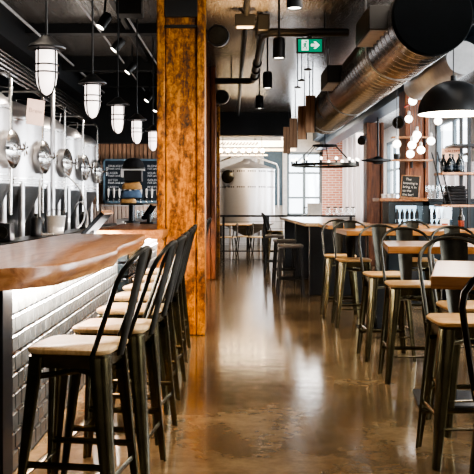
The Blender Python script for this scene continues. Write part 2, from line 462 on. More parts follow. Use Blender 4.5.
def make_stool(label, seatmat, frame, group, back=None):
    back = back or frame
    t = thing('bar_stool', label, 'bar stool', (0, 0, 0), 0, group)
    MB().loft([rsq(.170, .06, SH-.028), rsq(.178, .065, SH-.022), rsq(.180, .065, SH-.008), rsq(.170, .06, SH)]).obj('seat', seatmat, t, angle=50)
    MB().loft([rsq(.158, .05, SH-.085), rsq(.168, .055, SH-.0285)]).obj('seat_frame', frame, t)
    for sx in (-1, 1):
        for sy in (-1, 1):
            rings = []
            for u in (0, .10, .45, 1):
                z = (SH-.04)*(1-u); o = .150+.046*u
                w = .074-.042*u if u > .1 else .070
                q = w*.62                                  # rounded outer corner, open channel behind
                poly = [(0, -w), (.004, -w*.86), (0, -q)]
                for k_ in range(1, 6):
                    a = PI/2*k_/6; poly.append((-q+q*math.cos(a), -q+q*math.sin(a)))
                poly += [(-q, 0), (-w*.86, .004), (-w, 0), (-w, -.010), (-q, -.010)]
                poly += [(-q+(q-.010)*math.cos(a), -q+(q-.010)*math.sin(a)) for a in (PI*.375, PI*.25, PI*.125)]
                poly += [(-.010, -q), (-.010, -w)]
                rings.append([(sx*(o+px+.020), sy*(o+py+.020), z) for px, py in poly])
            MB().loft(rings).obj('leg', frame, t, angle=50)
    fo = lambda z: .150+.046*(1-z/(SH-.04))+.006
    for sx in (-1, 1):
        o = fo(.255); MB().tube([(sx*o, -o, .255), (sx*o, o, .255)], .011, 6, flat=(1.3, .6)).obj('stretcher', frame, t)
    o = fo(.20); MB().tube([(-o, o, .20), (o, o, .20)], .012, 6, flat=(.6, 1.5)).obj('foot_rest', frame, t)
    MB().tube([(-o, -o, .20), (o, -o, .20)], .011, 6, flat=(1.3, .6)).obj('stretcher', frame, t)
    o = fo(.61)-.012; xb = MB().tube([(-o, -o, .61), (o, o, .61)], .009, 6, flat=(1.4, .5)); xb.tube([(-o, o, .605), (o, -o, .605)], .009, 6, flat=(1.4, .5))
    xb.obj('cross_brace', frame, t)
    MB().tube(arch_pts(), .0110, 8).obj('back_frame', back, t)
    # splat: pressed sheet from rear of seat up to the top of the arch
    rings = []
    for u in (0, .15, .4, .7, .9, 1):
        z = SH-.05+u*(1.128-SH+.05); y = -.178-.112*u
        w = .036+.032*u**.8; bow = .016
        xs = [-1, -.6, 0, .6, 1]
        ring = [(x_*w, y-bow*(1-x_*x_), z) for x_ in xs]+[(x_*w, y-bow*(1-x_*x_)+.004, z) for x_ in reversed(xs)]
        rings.append(ring)
    MB().loft(rings).obj('splat', back, t, angle=60)
    return t
# left row: facing the bar (-X); stool faces +Y locally -> rotate +90
LB = 'metal stools along the tiled bar'
left = [(-.640, 2.72, 9, 'pale wood seated black metal bar stool nearest the camera at the bar'),
        (-.565, 3.15, 7, 'second black metal bar stool from the camera along the tiled bar'),
        (-.555, 3.67, 9, 'third black metal bar stool from the camera along the tiled bar'),
        (-.570, 4.17, 6, 'fourth black metal bar stool from the camera along the tiled bar'),
        (-.570, 4.64, 9, 'fifth black metal bar stool from the camera along the tiled bar'),
        (-.585, 5.18, 7, 'sixth black metal bar stool from the camera along the tiled bar'),
        (-.60, 5.74, 8, 'seventh bar stool, last one before the orange timber column'),
        (-.560, 7.35, 10, 'metal bar stool just beyond the orange timber column, nearest of three'),
        (-.560, 8.05, 10, 'metal bar stool beyond the orange timber column, middle of three'),
        (-.560, 8.75, 10, 'metal bar stool beyond the orange timber column, furthest of three')]
st = make_stool(left[0][3], M['maple'], M['gun'], LB, M['gundark'])
st.location = (left[0][0], left[0][1]*K, 0); st.rotation_euler = (0, 0, math.radians(90-left[0][2]))
for x, y, a, lb in left[1:]:
    dup(st, (x, y, 0), math.radians(90-a), lb, LB)
RB = 'metal stools at the right hand tables'
right = [(1.22, 3.31, 180, 'metal bar stool with tall arched back tucked behind the nearest table'),
         (1.42, 3.765, 182, 'metal bar stool partly hidden beyond the nearest table, in front of the second table'),
         (1.36, 4.82, 178, 'metal bar stool behind the second table from the front, arched back showing above it'),
         (1.34, 5.50, 182, 'metal bar stool standing alone between the second and third tables'),
         (1.34, 6.95, 180, 'metal bar stool tucked under the left end of the third table'),
         (1.29, 7.5, 178, 'metal bar stool between the third and fourth tables, left end'),
         (1.86, 5.15, 180, 'metal bar stool whose arched back shows right of the two centre arches'),
         (2.05, 6.97, 180, 'metal bar stool behind the third table, right part'),
         (.985, 2.05, -27, 'metal bar stool cut by the right edge of the photo, back towards us')]
rs = make_stool(right[0][3], M['oakseat'], M['gun'], RB, M['gundark'])
rs.location = (right[0][0], right[0][1]*K, 0); rs.rotation_euler = (0, 0, math.radians(right[0][2]))
for i, (x, y, a, lb) in enumerate(right[1:]):
    o = dup(rs, (x, y, 0), math.radians(a), lb, RB)
# legs of the right stools are olive metal
for r in [o for o in COL.objects if o.parent and o.parent.get('group') == RB and o.name.split('.')[0] == 'leg']:
    pass

# ------------------------------------------------------------------ right hand tables
def table(label, corner, rz, lx, ly, zt=1.05, ped=(.28,)):
    """corner = front left corner of the top"""
    t = thing('high_table', label, 'table', (corner[0], corner[1], 0), math.radians(rz), 'high tables on the right')
    ly *= K
    MB().box(0, lx, 0, ly, zt-.048, zt).obj('tabletop', M['table'], t, bevel=.005)
    for px in ped:
        MB().box(px-.05, px+.05, ly/2-.05, ly/2+.05, .012, zt-.06).obj('pedestal', M['black'], t, bevel=.006)
        MB().box(px-.22, px+.22, ly/2-.24, ly/2+.24, 0, .014).obj('base_plate', M['black'], t, bevel=.004)
        MB().box(px-.16, px+.16, ly/2-.2, ly/2+.2, zt-.06, zt-.0485).obj('top_plate', M['black'], t)
    return t
table('nearest high wooden table, at the right edge of the photo', (.735, 2.345), -15, 1.3, .68, ped=(.42,))
table('second high wooden table from the front on the right', (.999, 4.05), -8, 1.45, .62, ped=(.42, 1.15))
table('third high wooden table from the front on the right', (1.17, 6.42), 0, 1.75, .66, ped=(.42, 1.35))
table('fourth high wooden table from the front, beside the long black table', (1.24, 8.12), 0, 1.6, .8, ped=(.45, 1.2))

lt = thing('communal_table', 'long pale topped communal table with black panel legs in the middle', 'table', (1.16, 9.3, 0)); LONG.add(lt.name)
MB().box(-.08, .86, -.06, 4.6, 1.0, 1.05).obj('tabletop', M['palewood'], lt, bevel=.005)
for y in (0, 2.0, 4.2):
    MB().box(0, .8, y, y+.16, 0, .998).obj('panel_leg', M['black'], lt, bevel=.006)
MB().box(.36, .44, .17, 4.2, .12, .2).obj('foot_rail', M['black'], lt)

BS = 'backless stools at the communal table'
bs = thing('backless_stool', 'black backless stool nearest us at the long communal table', 'stool', (.87, 9.25, 0), 0, BS)
MB().loft([rsq(.165, .03, .695), rsq(.18, .035, .705), rsq(.18, .035, .735), rsq(.17, .03, .745)]).obj('seat', M['seatdark'], bs)
for sx in (-1, 1):
    for sy in (-1, 1):
        MB().loft([[(sx*(.14+dx), sy*(.14+dy), .694) for dx, dy in ((-.02, -.02), (.02, -.02), (.02, .02), (-.02, .02))],
                   [(sx*(.185+dx), sy*(.185+dy), 0) for dx, dy in ((-.016, -.016), (.016, -.016), (.016, .016), (-.016, .016))]]).obj('leg', M['black'], bs, smooth=False)
for a, b in (((-.17, -.17), (.17, -.17)), ((-.17, .17), (.17, .17)), ((-.17, -.17), (-.17, .17)), ((.17, -.17), (.17, .17))):
    MB().tube([(a[0], a[1], .25), (b[0], b[1], .25)], .014, 6).obj('stretcher', M['black'], bs)
dup(bs, (.90, 10.55, 0), .03, 'second black backless stool from us at the communal table', BS)
dup(bs, (.84, 12.1, 0), -.04, 'third black backless stool from us at the communal table', BS)
fs = dup(rs, (1.02, 14.6, 0), math.radians(-80), 'metal stool with arched back at the far end of the communal table', 'stools by the railing')

# ------------------------------------------------------------------ railing and low dining area
rl = thing('railing', 'black steel railing across the far room in front of the tank', 'railing', (0, 16.6, 0))
MB().box(-.28, 3.25, -.03, .03, 1.0, 1.05).obj('top_rail', M['black'], rl)
MB().box(-.28, 3.25, -.02, .02, .10, .13).obj('bottom_rail', M['black'], rl)
for x in (-.2, .86, 1.95, 3.1):
    MB().box(x, x+.16 if x == .86 else x+.06, -.03, .03, 0, 1.0).obj('post', M['black'], rl)
cb = MB()
for z in (.3, .5, .7, .88): cb.tube([(-.2, 0, z), (3.1, 0, z)], .004, 5)
cb.obj('cable_infill', M['gundark'], rl)
dt = thing('dining_table', 'low pale wooden dining table behind the black railing', 'table', (.12, 18.2, 0))
MB().box(-.5, .5, -.35, .35, .735, .775).obj('tabletop', M['palewood'], dt, bevel=.006)
for sx in (-1, 1):
    MB().box(sx*.38-.03, sx*.38+.03, -.25, .25, 0, .735).obj('leg', M['black'], dt)
dc = thing('dining_chair', 'small metal dining chair with pale seat behind the railing, leftmost', 'chair', (-.05, 17.2, 0), math.radians(75), 'low chairs behind the railing')
MB().loft([rsq(.18, .05, .43), rsq(.19, .055, .45), rsq(.18, .05, .458)]).obj('seat', M['maple'], dc)
for sx in (-1, 1):
    for sy in (-1, 1):
        MB().tube([(sx*.15, sy*.15, .43), (sx*.2, sy*.2, 0)], [.02, .014], 6).obj('leg', M['gundark'], dc)
ap = []
for i in range(17):
    a = PI*i/16; ap.append((-.18*math.cos(a), -.17-.09*math.sin(a)**.7, .44+.38*math.sin(a)**.6))
MB().tube(ap, .013, 7).obj('back_frame', M['gundark'], dc)
MB().box(-.05, .05, -.265, -.255, .46, .81).obj('splat', M['gundark'], dc)
for x, y, a, lb in ((.38, 17.6, 80, 'small metal dining chair behind the railing, second from left'),
                    (.76, 17.2, 75, 'small metal dining chair behind the railing, rightmost by the post')):
    dup(dc, (x, y, 0), math.radians(a), lb, 'low chairs behind the railing')

# big tank at the back
tk = thing('brew_tank', 'large brushed steel cone topped tank at the end of the room', 'tank', (.53, 19.6, 0))
R = .84
MB().lathe([(R, .75), (R, 2.38)], 48, cap=False).obj('body', M['steel'], tk)
MB().lathe([(R+.01, 2.375), (R+.01, 2.40), (R*.9, 2.45), (.16, 2.66), (.12, 2.72), (.001, 2.73)], 48).obj('cone_top', M['steel'], tk)
MB().lathe([(.06, .35), (R, .75)], 48).obj('cone_bottom', M['steel_shaded'], tk)
for a in (45, 135, 225, 315):
    MB().tube([(R*.85*math.cos(math.radians(a)), R*.85*math.sin(math.radians(a)), 0), (R*.85*math.cos(math.radians(a)), R*.85*math.sin(math.radians(a)), .9)], .05, 8).obj('leg', M['steel'], tk)
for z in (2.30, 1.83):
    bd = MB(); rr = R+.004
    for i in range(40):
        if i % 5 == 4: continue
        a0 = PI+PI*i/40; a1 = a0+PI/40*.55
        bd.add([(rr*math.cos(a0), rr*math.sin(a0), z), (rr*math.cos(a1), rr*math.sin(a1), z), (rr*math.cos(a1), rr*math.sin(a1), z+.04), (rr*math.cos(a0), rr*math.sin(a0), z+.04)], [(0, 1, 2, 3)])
    bd.obj('reflection_band', M['gundark'], tk)  # dark dashes paint reflections onto the tank shell
MB().tube([(-.55, -.2, 2.72), (0, -.2, 2.86), (.45, -.25, 2.70), (.88, -.25, 2.55), (.93, -.25, 2.4), (.93, -.25, 1.2)], .028, 8).obj('pipe', M['steel'], tk)
MB().tube([(.25, -.1, 2.6), (.25, -.1, 3.1), (.25, .3, 3.5)], .022, 8).obj('pipe', M['steel'], tk)
mw = MB().lathe([(.001, .05), (.17, .03), (.2, 0)], 20, T((-.6, -.74, 2.15)) @ aim((-.4, -1, 0))).obj('manway', M['gundark'], tk)
MB().tube([(-.86, -.5, 1.9), (-.86, -.5, 2.6), (-.5, -.5, 2.75)], .03, 8).obj('pipe', M['chrome'], tk)

# white beam with hooks and a row of warm bulbs over the tank
hb = thing('hook_rail', 'white board with a row of dark slanted hooks above the tank', 'rail', (0, 18.4, 0))
MB().box(-.45, 1.55, 0, .06, 2.98, 3.16).obj('board', M['white'], hb)
MB().box(-.45, 1.9, -.02, .08, 2.86, 2.93).obj('lower_board', M['cream'], hb)
for i in range(12):
    x = -.27+i*.092
    MB().tube([(x-.02, -.02, 3.04), (x+.03, -.06, 3.07), (x+.05, -.05, 3.12)], .013, 6).obj('hook', M['dark'], hb)
for sx in (-.4, 1.5): MB().box(sx-.02, sx+.02, .02, .05, 3.16, ZC).obj('hanger', M['white'], hb)
bb = thing('bulb_bar', 'horizontal wooden bar carrying seven glowing warm bulbs above the tank', 'lamp', (0, 18.1, 0))
MB().box(-.34, 1.06, -.02, .02, 2.70, 2.74).obj('bar', M['cream'], bb)
for sx in (-.2, .9): MB().tube([(sx, 0, 2.74), (sx, 0, ZC)], .008, 6).obj('hanger', M['black'], bb)
for i, x in enumerate((-.26, -.06, .14, .36, .54, .72, .92)):
    b_ = MB().sphere((x, -.03, 2.845), .062).obj('bulb', M['bulb'], bb)
    MB().lathe([(.02, 2.74), (.02, 2.79)], 10, T((x, -.03, 0))).obj('socket', M['black'], b_)

# ------------------------------------------------------------------ fermenters
FG = 'row of fermenting tanks'
def fermenter(y, label):
    t = thing('fermenter', label, 'tank', (-3.1, y, 0), 0, FG)
    r = .55
    MB().lathe([(r, 1.56), (r, 2.46)], 40, cap=False).obj('body', M['steel'], t)
    MB().lathe([(r+.004, 2.46), (r*.97, 2.53), (r*.8, 2.62), (r*.4, 2.70), (.12, 2.72), (.12, 2.76), (.001, 2.77)], 40).obj('dome', M['steel'], t)
    MB().lathe([(.05, .5), (.08, .56), (r, 1.54), (r+.004, 1.56)], 40).obj('cone', M['steel_shaded'], t)
    for z in (1.60, 1.66, 2.42): MB().lathe([(r, z-.012), (r+.012, z-.006), (r+.012, z+.006), (r, z+.012)], 40, cap=False).obj('band', M['chrome'], t)
    for a in (45, 135, 225, 315):
        cx, cy = .53*math.cos(math.radians(a)), .53*math.sin(math.radians(a))
        MB().tube([(cx, cy, 0), (cx, cy, 1.62)], .045, 10).obj('leg', M['steel'], t)
    n = Vector((math.cos(math.radians(7)), -math.sin(math.radians(7)), 0)); base = n*(r-.02)+Vector((0, 0, 1.95))
    m4 = T(base) @ aim(n)
    mw = MB().lathe([(.20, 0), (.215, .05), (.225, .09), (.20, .11), (.16, .125), (.08, .155), (.001, .165)], 28, m4).obj('manway', M['chrome'], t)
    hd = MB()
    for a in (20, 80, 140): 
        c, s = math.cos(math.radians(a))*.085, math.sin(math.radians(a))*.085
        hd.tube([(-c, -s, .23), (c, s, .23)], .011, 6, mat=m4)
    hd.tube([(0, 0, .15), (0, 0, .24)], .014, 6, mat=m4)
    hd.obj('handle', M['chrome'], mw)
    MB().box(-.24, .24, -.022, .022, .10, .14, mat=m4).obj('hinge_bar', M['chrome'], mw)
    MB().tube([(0, 0, 2.74), (0, 0, 2.82), (.03, 0, 2.85), (.50, 0, 2.85), (.54, 0, 2.82), (.56, 0, 2.76), (.56, 0, 1.2)], .022, 8).obj('vent_pipe', M['chrome'], t)
    MB().tube([(.2, -.3, 2.6), (.25, -.36, 2.85), (-.1, -.36, 2.9), (-.1, -.3, 2.62)], .02, 8).obj('spray_pipe', M['chrome'], t)
    MB().lathe([(.03, 0), (.05, .02), (.05, .06), (.03, .08)], 12, T((.25, -.46, 1.62)) @ aim((.4, -1, 0))).obj('sample_valve', M['chrome'], t)
    return t
f0 = fermenter(7.40, 'steel fermenting tank cut off by the left edge of the photo')
for y, lb in ((8.65, 'steel fermenting tank with the pink card on its shoulder'), (9.85, 'steel fermenting tank third from the left'),
              (11.05, 'steel fermenting tank second from the slatted wall'), (12.25, 'steel fermenting tank closest to the slatted back wall')):
    dup(f0, (-3.1, y, 0), 0, lb, FG)
cd = thing('card_sign', 'pale pink card with faint lettering propped on a steel tank', 'sign', tuple(at(34.5, 125, 8.25)), 0)
cd.rotation_euler = (math.radians(-8), math.radians(6), math.radians(28))
MB().box(-.115, .115, -.004, .004, 0, .34).obj('card', M['paper'], cd)
text_obj('Brew', .085, M['ink'], cd, T((0, -.006, .16)) @ Matrix.Rotation(PI/2, 4, 'X'), align='CENTER')
pp = tag(MB().tube([(-2.52, 9.1, 0), (-2.52, 9.1, 3.0), (-2.6, 9.1, 3.2)], .035, 10).obj('standpipe', M['steel']), 'thick pale steel pipe rising between the first tanks', 'pipe')
for i in range(6):
    z = 2.90+i*.085; x = -2.76-.045*i
    tag(MB().tube([(x, 4.0, z), (x, 13.05, z)], .020, 8).obj('ceiling_pipe', M['duct']), 'silver pipe in the bundle running along the left wall above tanks', 'pipe', 'bundle of silver pipes')
tag(MB().tube([(-2.57, 4.0, 3.60), (-2.57, 13.05, 3.60)], .018, 8).obj('conduit', M['duct_grey']), 'thin pale conduit running diagonally across the upper left ceiling', 'pipe')
tag(MB().tube([(-1.74, 4.0, 3.64), (-1.74, 13.05, 3.64)], .014, 8).obj('conduit', M['duct_grey']), 'thin pale conduit passing behind the lit track spotlights', 'pipe')
tag(MB().tube([(-1.30, 6, 3.60), (-1.12, 13.05, 3.60)], .014, 8).obj('conduit', M['duct_grey']), 'thin conduit slanting beside the orange column top', 'pipe')

# ------------------------------------------------------------------ things on and behind the bar
hz = [((-2.26, 7.6, 1.6), (-2.2, 7.4, 1.2), (-2.15, 7.3, .99), (-2.0, 7.25, .984)),
      ((-2.3, 8.9, 1.75), (-2.05, 8.8, 1.5), (-1.98, 8.7, 1.15), (-2.05, 8.6, .99)),
      ((-2.12, 9.0, .99), (-2.14, 8.9, 1.25), (-2.0, 8.6, 1.35), (-1.9, 8.5, 1.2), (-1.88, 8.4, .99))]
def smooth_path(c, n=24):
    pts = []
    P = [Vector(c[0])]+[Vector(p) for p in c]+[Vector(c[-1])]
    for i in range(1, len(P)-2):
        for k_ in range(8):
            t_ = k_/8; p0, p1, p2, p3 = P[i-1], P[i], P[i+1], P[i+2]
            pts.append(.5*((2*p1)+(p2-p0)*t_+(2*p0-5*p1+4*p2-p3)*t_**2+(3*p1-p0-3*p2+p3)*t_**3))
    pts.append(P[-1]); return pts
for c, lb in zip(hz, ('white hose hanging down beside the near tank cone', 'white hose looping down from the pink card tank', 'white hose curled in an arch behind the bar')):
    tag(MB().tube(smooth_path(c), .011, 8).obj('hose', M['hose']), lb, 'hose', 'white brewing hoses')
MB_c = MB().box(-2.25, -1.97, 5.0, 12.0, .0, .97)
tag(MB_c.obj('back_counter', M['gundark'], bevel=.01), 'low steel counter behind the bar in front of the tanks', 'counter')
def prop(px, py, Y): return tuple(at(px, py, Y))
bk = thing('bucket', 'pale plastic bucket behind the bar between hoses', 'bucket', (-2.08, 7.65, .97))
MB().lathe([(.09, 0), (.115, .2), (.12, .2), (.12, .215), (.105, .215), (.08, .012)], 20).obj('pail', M['hose'], bk)
MB().tube([(.115*math.cos(a), -.03, .2+.09*math.sin(a)) for a in [PI*i/10 for i in range(11)]], .004, 6).obj('handle', M['chrome'], bk)
can = thing('canister', 'black cylindrical canister standing behind the bar by the bucket', 'canister', (-2.12, 7.0, .97))
MB().lathe([(.06, 0), (.062, .01), (.062, .19), (.045, .21), (.03, .22)], 18).obj('body', M['black'], can)
MB().lathe([(.022, .22), (.022, .245)], 12).obj('cap', M['gundark'], can)
can2 = dup(can, (-2.1, 9.2, .97), 0, 'black cylindrical canister behind the bar right of the hoses')
spk = thing('speaker_box', 'black box speaker at the far left edge behind the bar top', 'speaker', (-2.14, 6.0, .97))
MB().box(-.1, .1, -.08, .08, 0, .17).obj('cabinet', M['black'], spk, bevel=.008)
MB().lathe([(.06, 0), (.06, .006), (.045, .008), (.02, .002)], 16, T((0.02, -.08, .085)) @ aim((0, -1, 0))).obj('cone_driver', M['gundark'], spk)

def pos_screen(label, loc, rz, w=.30, h=.21, tilt=48):
    t = thing('till_screen', label, 'till', loc, rz, 'till screens on the bar')
    MB().box(-.09, .09, -.10, .10, 0, .018).obj('base', M['black'], t, bevel=.004)
    MB().box(-.02, .02, -.03, .03, .018, .12, ).obj('stand', M['black'], t)
    m4 = T((0, 0, .15)) @ Matrix.Rotation(math.radians(-tilt), 4, 'Y')
    MB().box(-w/2, w/2, -h/2, h/2, -.018, .018, mat=m4).obj('screen', M['pitch'], t, bevel=.004)
    MB().box(w/2, w/2+.012, -h/2, h/2, -.018, .018, mat=m4).obj('edge_strip', M['baffle'], t)
    return t
pos_screen('black tilted till screen seen from the side at the near bar top', (-1.20, 5.62, .962), math.radians(-12), .36, .22, 46)
pos_screen('black tilted till screen on the far bar top beside the timber column', (-1.05, 8.3, 1.07), math.radians(-14), .22, .18, 55)

# merchandise stand on the far bar
ms = thing('display_stand', 'black post stand with round base holding stacked goods on the bar', 'stand', (-1.36+.02, 8.75, 1.07))
MB().lathe([(.11, 0), (.11, .012), (.05, .02)], 24).obj('base', M['black'], ms)
MB().lathe([(.045, .018), (.045, .24)], 20).obj('post', M['black_gloss'], ms)
MB().box(-.14, .16, -.12, .12, .24, .262).obj('tray', M['gundark'], ms, bevel=.004)
def cloth_stack(name, label, loc, w, d, h, mat, cat, wav=.01, rz=0):
    mb = MB(); rings = []
    n = 28
    for zz, kk in ((0, .93), (.15, 1), (.5, 1.02), (.85, .99), (1, .9)):
        ring = []
        for i in range(n):
            a = 2*PI*i/n
            sx = math.copysign(abs(math.cos(a))**.45, math.cos(a)); sy = math.copysign(abs(math.sin(a))**.45, math.sin(a))
            ring.append((sx*w/2*kk+wav*math.sin(3*a+zz*5), sy*d/2*kk, h*zz+wav*math.sin(2*a+zz*3)*zz))
        rings.append(ring)
    mb.loft(rings); o = mb.obj(name, mat, loc=loc, angle=70); o.rotation_euler.z = rz
    return tag(o, label, cat)
X0, Y0, Z0 = -1.34, 8.75, 1.07+.263
cloth_stack('folded_cloth', 'small folded tan cloth at the bottom of the display stack', (X0-.05, Y0, Z0), .2, .2, .06, M['tan'], 'cloth')
cloth_stack('folded_shirt', 'folded washed blue shirt in the middle of the display stack', (X0+.0, Y0, Z0+.075), .25, .22, .10, M['blue'], 'shirt')
cloth_stack('folded_scarf', 'crumpled tan scarf lying on the blue shirt in the stack', (X0+.0, Y0, Z0+.190), .24, .22, .09, M['tan'], 'scarf', .016)
bx_ = thing('gift_box', 'black box with white lid near the top of the display stack', 'box', (X0+.02, Y0, Z0+.295))
MB().box(-.12, .12, -.1, .1, 0, .15).obj('body', M['black'], bx_, bevel=.006)
MB().box(-.16, .15, -.11, .11, .151, .172).obj('lid', M['white'], bx_, bevel=.004)
MB().box(-.16, -.122, -.11, .11, .06, .15).obj('flap', M['white'], bx_)
hat = thing('hat', 'round black domed hat on top of the display stack', 'hat', (X0+.02, Y0, Z0+.470))
MB().lathe([(.155, 0), (.15, .04), (.125, .10), (.08, .14), (.001, .155)], 28).obj('crown', M['blackcloth'], hat)
MB().lathe([(.16, 0), (.162, .012), (.155, .02)], 28).obj('band', M['gundark'], hat)

# tap wall: navy menu board, tap handles
mbd = thing('menu_board', 'navy menu board with white lettering above the beer taps', 'menu board', (-1.75, 13.19, 0))
MB().box(-.82, .85, -.02, 0, 1.40, 2.22).obj('panel', M['navy'], mbd)
fr = MB(); fr.box(-.86, -.82, -.035, 0, 1.34, 2.26); fr.box(.85, .89, -.035, 0, 1.34, 2.26); fr.box(-.86, .89, -.035, 0, 2.22, 2.26); fr.box(-.86, .89, -.035, 0, 1.34, 1.40)
fr.obj('frame', M['blueframe'], mbd)
rows = [('DRAUGHT', 'BLONDE ALE'), ('LAGER', 'SOUR STOUT'), ('BITTER', 'GOLDEN ALE'), ('SAISON', 'PORTER')]
for j, (a, b) in enumerate(rows):
    z = 2.09-j*.145
    text_obj(a+'\nfresh and crisp', .066, M['menuwhite'], mbd, T((-.76, -.024, z)) @ Matrix.Rotation(PI/2, 4, 'X'), space=.8)
    text_obj(b+'\nrich and malty', .066, M['menuwhite'], mbd, T((.05, -.024, z)) @ Matrix.Rotation(PI/2, 4, 'X'), space=.8)
TG = 'row of beer taps'
tp = thing('beer_tap', 'white handled beer tap under the navy menu board', 'tap', (-2.50, 13.15, 1.42), 0, TG)
MB().lathe([(.012, .06), (.022, .12), (.026, .2), (.014, .23)], 10).obj('handle', M['white'], tp)
MB().tube([(0, .03, .02), (0, -.03, .03), (0, -.05, .0), (0, -.05, -.05)], .014, 8).obj('spout', M['chrome'], tp)
MB().lathe([(.014, 0), (.014, .06)], 8).obj('shank', M['chrome'], tp)
for i in range(1, 15):
    dup(tp, (-2.50+i*.112, 13.15, 1.42), 0, None, TG)
tag(MB().box(-2.6, -.9, 13.03, 13.2, 1.285, 1.31).obj('drip_shelf', M['steel']), 'thin steel shelf below the row of taps', 'shelf')
gl = thing('beer_glass', 'clear beer glass standing on the far bar under the taps', 'glass', (-1.78, 11.4, 1.07), 0, 'clear beer glasses on the far bar')
MB().lathe([(.028, 0), (.03, .01), (.038, .14), (.036, .14), (.028, .012), (.001, .01)], 14, cap=False).obj('tumbler', M['glass'], gl)
for i in range(1, 6):
    dup(gl, (-1.30+i*.085-(.4), 11.3+.08*(i % 2), 1.07), 0)
gl.location = (-1.62, 11.3*K, 1.07)
tag(MB().box(-1.95, -1.37, 11.0, 12.0, .962, 1.068).obj('glass_rack', M['grey'], bevel=.006), 'pale glass rack at the far end of the bar', 'rack')

# ------------------------------------------------------------------ nautical cage pendants over the bar
def arc(r, z, n=24): return [(r*math.cos(2*PI*i/n), r*math.sin(2*PI*i/n), z) for i in range(n)]
CP = 'caged glass pendants above the bar'
def cage(label, loc):
    t = thing('cage_pendant', label, 'pendant lamp', loc, 0, CP)
    prof = [(.058, 0), (.062, -.02), (.062, -.17), (.056, -.215), (.042, -.25), (.022, -.272), (.001, -.28)]
    MB().lathe(prof, 24).obj('glass', M['frosted'], t)
    MB().lathe([(.113, -.004), (.115, .004), (.098, .022), (.06, .045), (.045, .06), (.03, .075), (.001, .08)], 28).obj('shade', M['black'], t)
    cg = MB()
    for z in (-.10, -.145): cg.tube(arc(.072, z), .005, 6, True)
    cg.tube(arc(.072, -.012), .006, 6, True)
    for k_ in range(4):
        a = PI/4+k_*PI/2+.25
        pts = [(.070, 0), (.072, -.17), (.064, -.23), (.046, -.268), (.0, -.292)]
        cg.tube([(r*math.cos(a), r*math.sin(a), z) for r, z in pts], .005, 6)
    cg.obj('cage', M['black'], t)
    MB().tube([(0, 0, .07), (0, 0, ZC-loc[2])], .008, 8).obj('stem', M['black'], t)
    MB().lathe([(.05, ZC-loc[2]-.03), (.05, ZC-loc[2])], 16).obj('ceiling_rose', M['black'], t)
    return t
pend = [((46.5, 48.5), 3.83, 'largest caged glass pendant, nearest over the left bar'), ((92.5, 83.5), 5.15, 'second caged glass pendant from the left over the bar'),
        ((118, 105), 6.29, 'third caged glass pendant from the left over the bar'), ((137, 120), 7.5, 'fourth caged glass pendant, small, above the display stack'),
        ((153, 131), 8.95, 'smallest caged glass pendant, touching the orange column edge')]
p0 = None
for (pp_, Y, lb) in pend:
    loc = at(pp_[0], pp_[1], Y)
    p0 = cage(lb, tuple(loc))

# ------------------------------------------------------------------ spotlights
def spot_can(label, loc, d, r=.055, L=.17, mount=None, group=None, lit=True):
    """loc = centre of the can, d = beam direction, mount = height of the ceiling point above"""
    t = thing('spotlight', label, 'spotlight', loc, 0, group)
    m4 = aim(d)
    MB().lathe([(r*.75, -L/2), (r*.95, -L/2+.02), (r, -L/2+.03), (r, L/2), (r*.9, L/2), (r*.86, L/2-.025)], 24, m4).obj('housing', M['black'], t)
    MB().lathe([(r*.86, L/2-.024), (r*.86, L/2-.012)], 24, m4).obj('lens', M['lens'] if lit else M['gundark'], t)
    if mount is not None:
        MB().tube([(0, 0, 0), Vector(mount)-Vector(loc)], .012, 8).obj('arm', M['black'], t)
    return t
DG = 'black cylinder downlights on the ceiling'
for px, py, Y, lb in ((294.5, -5, 5.6, 'black cylinder downlight at the top edge of the photo'), (279, 48, 7.36, 'black cylinder downlight left of the exit sign'),
                      (267.5, 80, 9.35, 'black cylinder downlight below the pipe elbow'), (259.5, 102, 11.4, 'smallest black cylinder downlight above the dark bulkhead')):
    p = at(px, py, Y)
    spot_can(lb, tuple(p), (0, 0, -1), .07, .24, (p.x, p.y, ZC), DG)
TGr = 'lit track spotlights over the bar'
tracks = []
for px, py, Y, d, lb in ((104, 21, 7.0, (-.45, -.3, -.8), 'lit black track spotlight nearest the top left'), (118, 45, 8.05, (-.6, -.25, -.75), 'second lit black track spotlight above the bar'),
                        (131, 68, 9.4, (-.6, -.25, -.75), 'third lit black track spotlight above the bar'), (149, 97, 11.6, (-.5, -.3, -.8), 'fourth lit black track spotlight near the orange column'),
                        (156, 107, 12.6, (-.3, -.3, -.9), 'faint lit track spotlight tucked against the orange column')):
    p = at(px, py, Y); tracks.append(p)
    spot_can(lb, tuple(p), d, .055, .19, (p.x+.02, p.y+.03, 3.66), TGr)
tag(MB().box(-1.40, -1.34, 6.2, 13.0, 3.66, 3.70).obj('light_track', M['black']), 'black lighting track on the ceiling above the bar', 'track')
spk2 = thing('ceiling_speaker', 'black box speaker hung at the top between pendants and column', 'speaker', tuple(at(130, 6, 7.1)))
MB().box(-.14, .14, -.12, .12, -.11, .11).obj('cabinet', M['black'], spk2, bevel=.01)
MB().box(-.02, .02, -.02, .02, .11, ZC-spk2.location.z).obj('bracket', M['black'], spk2)
RG = 'round dark lamp heads fixed to columns'
for px, py, Y, r, L, d, mnt, lb in ((218.5, 36, 6.75, .115, .14, (-.12, -1, -.1), (-.26, 6.75, 3.15), 'large round black lamp head on the nearest orange column'),
                               (222, 97, 11.45, .13, .16, (-.1, -1, -.1), (-.26, 11.45, 3.25), 'round black lamp head on the dark second column'),
                               (399, 122, 9.9, .09, .16, (-.4, -1, -.3), (2.72, 10.05, 2.65), 'black lamp head on the reddish column by the globes'),
                               (362, 140, 13.6, .09, .16, (-.4, -1, -.5), (2.97, 14.05, 2.85), 'small black lamp head left of the far reddish column')):
    p = at(px, py, Y)
    spot_can(lb, tuple(p), d, r, L, mnt, RG, False)

